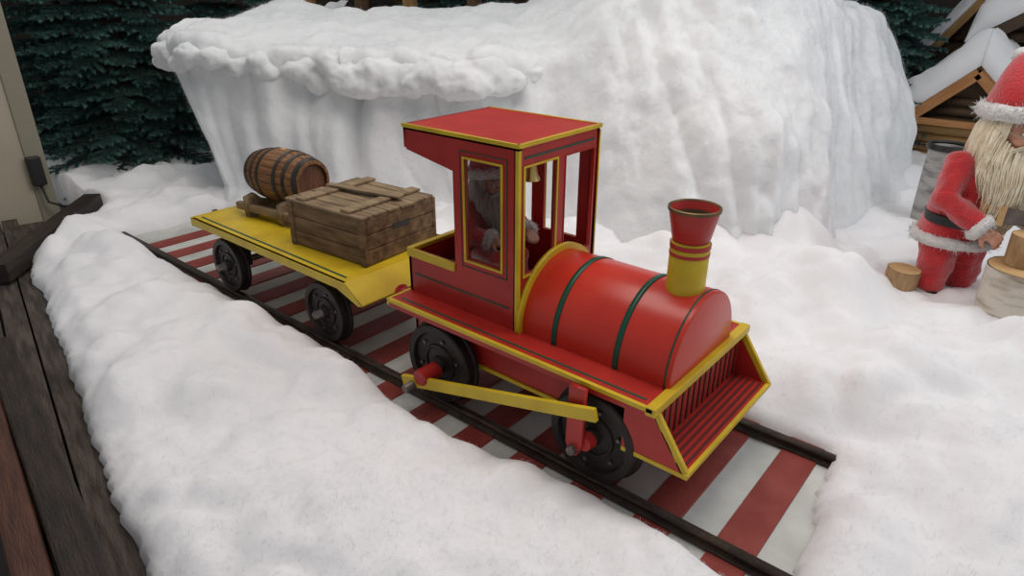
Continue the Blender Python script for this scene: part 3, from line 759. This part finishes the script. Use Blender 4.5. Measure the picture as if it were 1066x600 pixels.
dup(E1,(-.42,5.3,-.05),2.9,.95,'fir_tree.003')
dup(E1,(-4.4,4.3,0.2),4,1.0,'fir_tree.004')
dup(E1,(-1.0,6.5,0.2),5,1.1,'fir_tree.005')

# ------------------------------------------------------------------ hut
Hh=empty('wooden_snow_hut',(.4,5.5,.1))
def gable(nm,xc,yc,zp,hw,ze,depth,th,snowt,beamm,z0):
    sl=(zp-ze)/hw
    for q in(-1,1):
        plate(nm+'_roof_%d'%q,[[(xc,zp),(xc+q*hw,ze),(xc+q*hw,ze-th),(xc,zp-th)]],yc+depth/2,depth,beamm,Hh)
        v=[];f=[];nu,nv=40,30
        for i in range(nu+1):
            for j in range(nv+1):
                u=i/nu;w=j/nv
                e_=min(1,(1-u)*7)*min(1,min(w,1-w)*7)
                x=xc+q*hw*1.06*u;y=yc-.05+(depth+.1)*w;zz=zp+.005-sl*hw*1.06*u+snowt*(max(e_,0)**.5)*(1+.5*N(x*4,y*4)+.15*N(x*12,y*12))
                v.append((x+q*snowt*.4*e_*(u**.5),y-.03*max(0,1-w*8)*e_,zz))
        for i in range(nu):
            for j in range(nv):f.append((i*(nv+1)+j,(i+1)*(nv+1)+j,(i+1)*(nv+1)+j+1,i*(nv+1)+j+1))
        o=mobj(nm+'_snow_%d'%q,v,f,SNOW,Hh,True);sm_=o.modifiers.new('s','SOLIDIFY');sm_.thickness=.02;sm_.offset=-1
        beam(nm+'_barge_%d'%q,(xc,yc-.02,zp-.055),(xc+q*hw*1.0,yc-.02,ze-.055),.03,.085,beamm,Hh)
    zz=z0;k=0
    ww=hw*.8
    while zz<ze-.02:
        tube(nm+'_log_f%d'%k,[(xc-ww-.06,yc+.12,zz),(xc+ww+.06,yc+.12,zz)],.036,HUTW,Hh)
        tube(nm+'_log_l%d'%k,[(xc-ww,yc+.05,zz+.03),(xc-ww,yc+depth-.05,zz+.03)],.036,HUTW,Hh)
        tube(nm+'_log_r%d'%k,[(xc+ww,yc+.05,zz+.03),(xc+ww,yc+depth-.05,zz+.03)],.036,HUTW,Hh)
        zz+=.07;k+=1
    plate(nm+'_gable_fill',[[(xc-hw*.9,ze-.02),(xc+hw*.9,ze-.02),(xc,zp-.09)]],yc+.13,.02,HUTD,Hh)
    for k in range(3):
        t=(k+1)/6;zq=ze+(zp-ze)*t-.05;w=hw*(1-t)*.9
        tube(nm+'_gable_log_%d'%k,[(xc-w,yc+.10,zq),(xc+w,yc+.10,zq)],.03,HUTD,Hh)
gable('porch',.42,4.85,.86,.50,.39,.9,.03,.20,HUTO,.13)
gable('house',.55,5.75,1.86,.85,.62,1.3,.04,.12,HUTW,.2)
gable('dormer',.98,5.25,1.50,.72,1.02,.6,.03,.20,HUTD,1.0)
beam('porch_tie',(.05,4.84,.42),(.80,4.84,.42),.04,.05,HUTO,Hh)
# ------------------------------------------------------------------ stall behind mound
St=empty('wooden_stall_frame',(-3.2,4.2,1.2))
for i,(x,y) in enumerate(((-5.3,3.0),(-4.7,3.2),(-4.1,3.3),(-3.45,3.5),(-2.5,3.9),(-1.95,4.1))):
    beam('post_%d'%i,(x,y,-.1),(x,y,3),.10,.10,HUTM if i%2 else HUTW,St,up=(1,0,0))
for k in range(9):
    tube('stall_log_%d'%k,[(-3.0,3.75,.9+.1*k),(-1.8,4.25,.9+.1*k)],.05,HUTM if k%3 else HUTW,St)
plate('stall_panel',[rect(-5.8,-1.6,-.1,3)],4.6,.05,HUTD,St)

# ------------------------------------------------------------------ planks lower-left
def edgept(s,o,z): q=P0+dL*s+nL*o;return (q.x,q.y,z)
e=empty('weathered_boardwalk',(-2,-.8,-.05))
for k,(o,w) in enumerate(((.03,.085),(.125,.09),(.225,.09))):
    beam('board_%d'%k,edgept(-.75,o,-.035),edgept(4.6,o,-.03),w,.05,PLANK,e)
beam('underboard',edgept(-.75,-.05,-.07),edgept(4.6,-.05,-.07),.2,.03,PLANK,e)
e=empty('dark_wood_railing',(-1.5,-1.,.1))
a=Vector((-1.96,-.90,.055));b=Vector((-.40,-1.135,.055));b2=b+(b-a)*.6
beam('rail_dark',a,b2,.10,.12,DARKW,e,bevel=.01)
off=Vector((-.06,-.10,.03))
beam('rail_redbrown',a+off+Vector((.15,0,0)),b2+off,.08,.08,REDW,e,bevel=.012)
e=empty('dark_floor_beam',(-3.3,-.3,0))
beam('beam',(-2.86,-.67,.06),(-3.70,.10,.09),.10,.10,DARKW,e)

# ------------------------------------------------------------------ lights
w=bpy.data.worlds.new('world');S.world=w;w.use_nodes=True;bg=w.node_tree.nodes['Background'];bg.inputs[0].default_value=(.86,.93,1,1);bg.inputs[1].default_value=.31
def area(name,loc,tgt,size,en,c):
    l=bpy.data.lights.new(name,'AREA');l.energy=en;l.size=size;l.color=c;o=bpy.data.objects.new(name,l);col.objects.link(o)
    o.location=loc;o.rotation_euler=(Vector(tgt)-Vector(loc)).to_track_quat('-Z','Y').to_euler();return o
area('ceiling_lamp_warm',(-.3,.4,3.6),(-.3,.2,0),1.8,56,(1,.89,.81))
area('ceiling_lamp_cool',(2.2,2.2,3.8),(.3,1.4,0),1.8,52,(.96,.98,1))
area('ceiling_lamp_back',(-3.9,1.2,3.6),(-2.6,1.2,0),1.4,24,(1,.95,.9))
S.view_settings.view_transform='Standard'
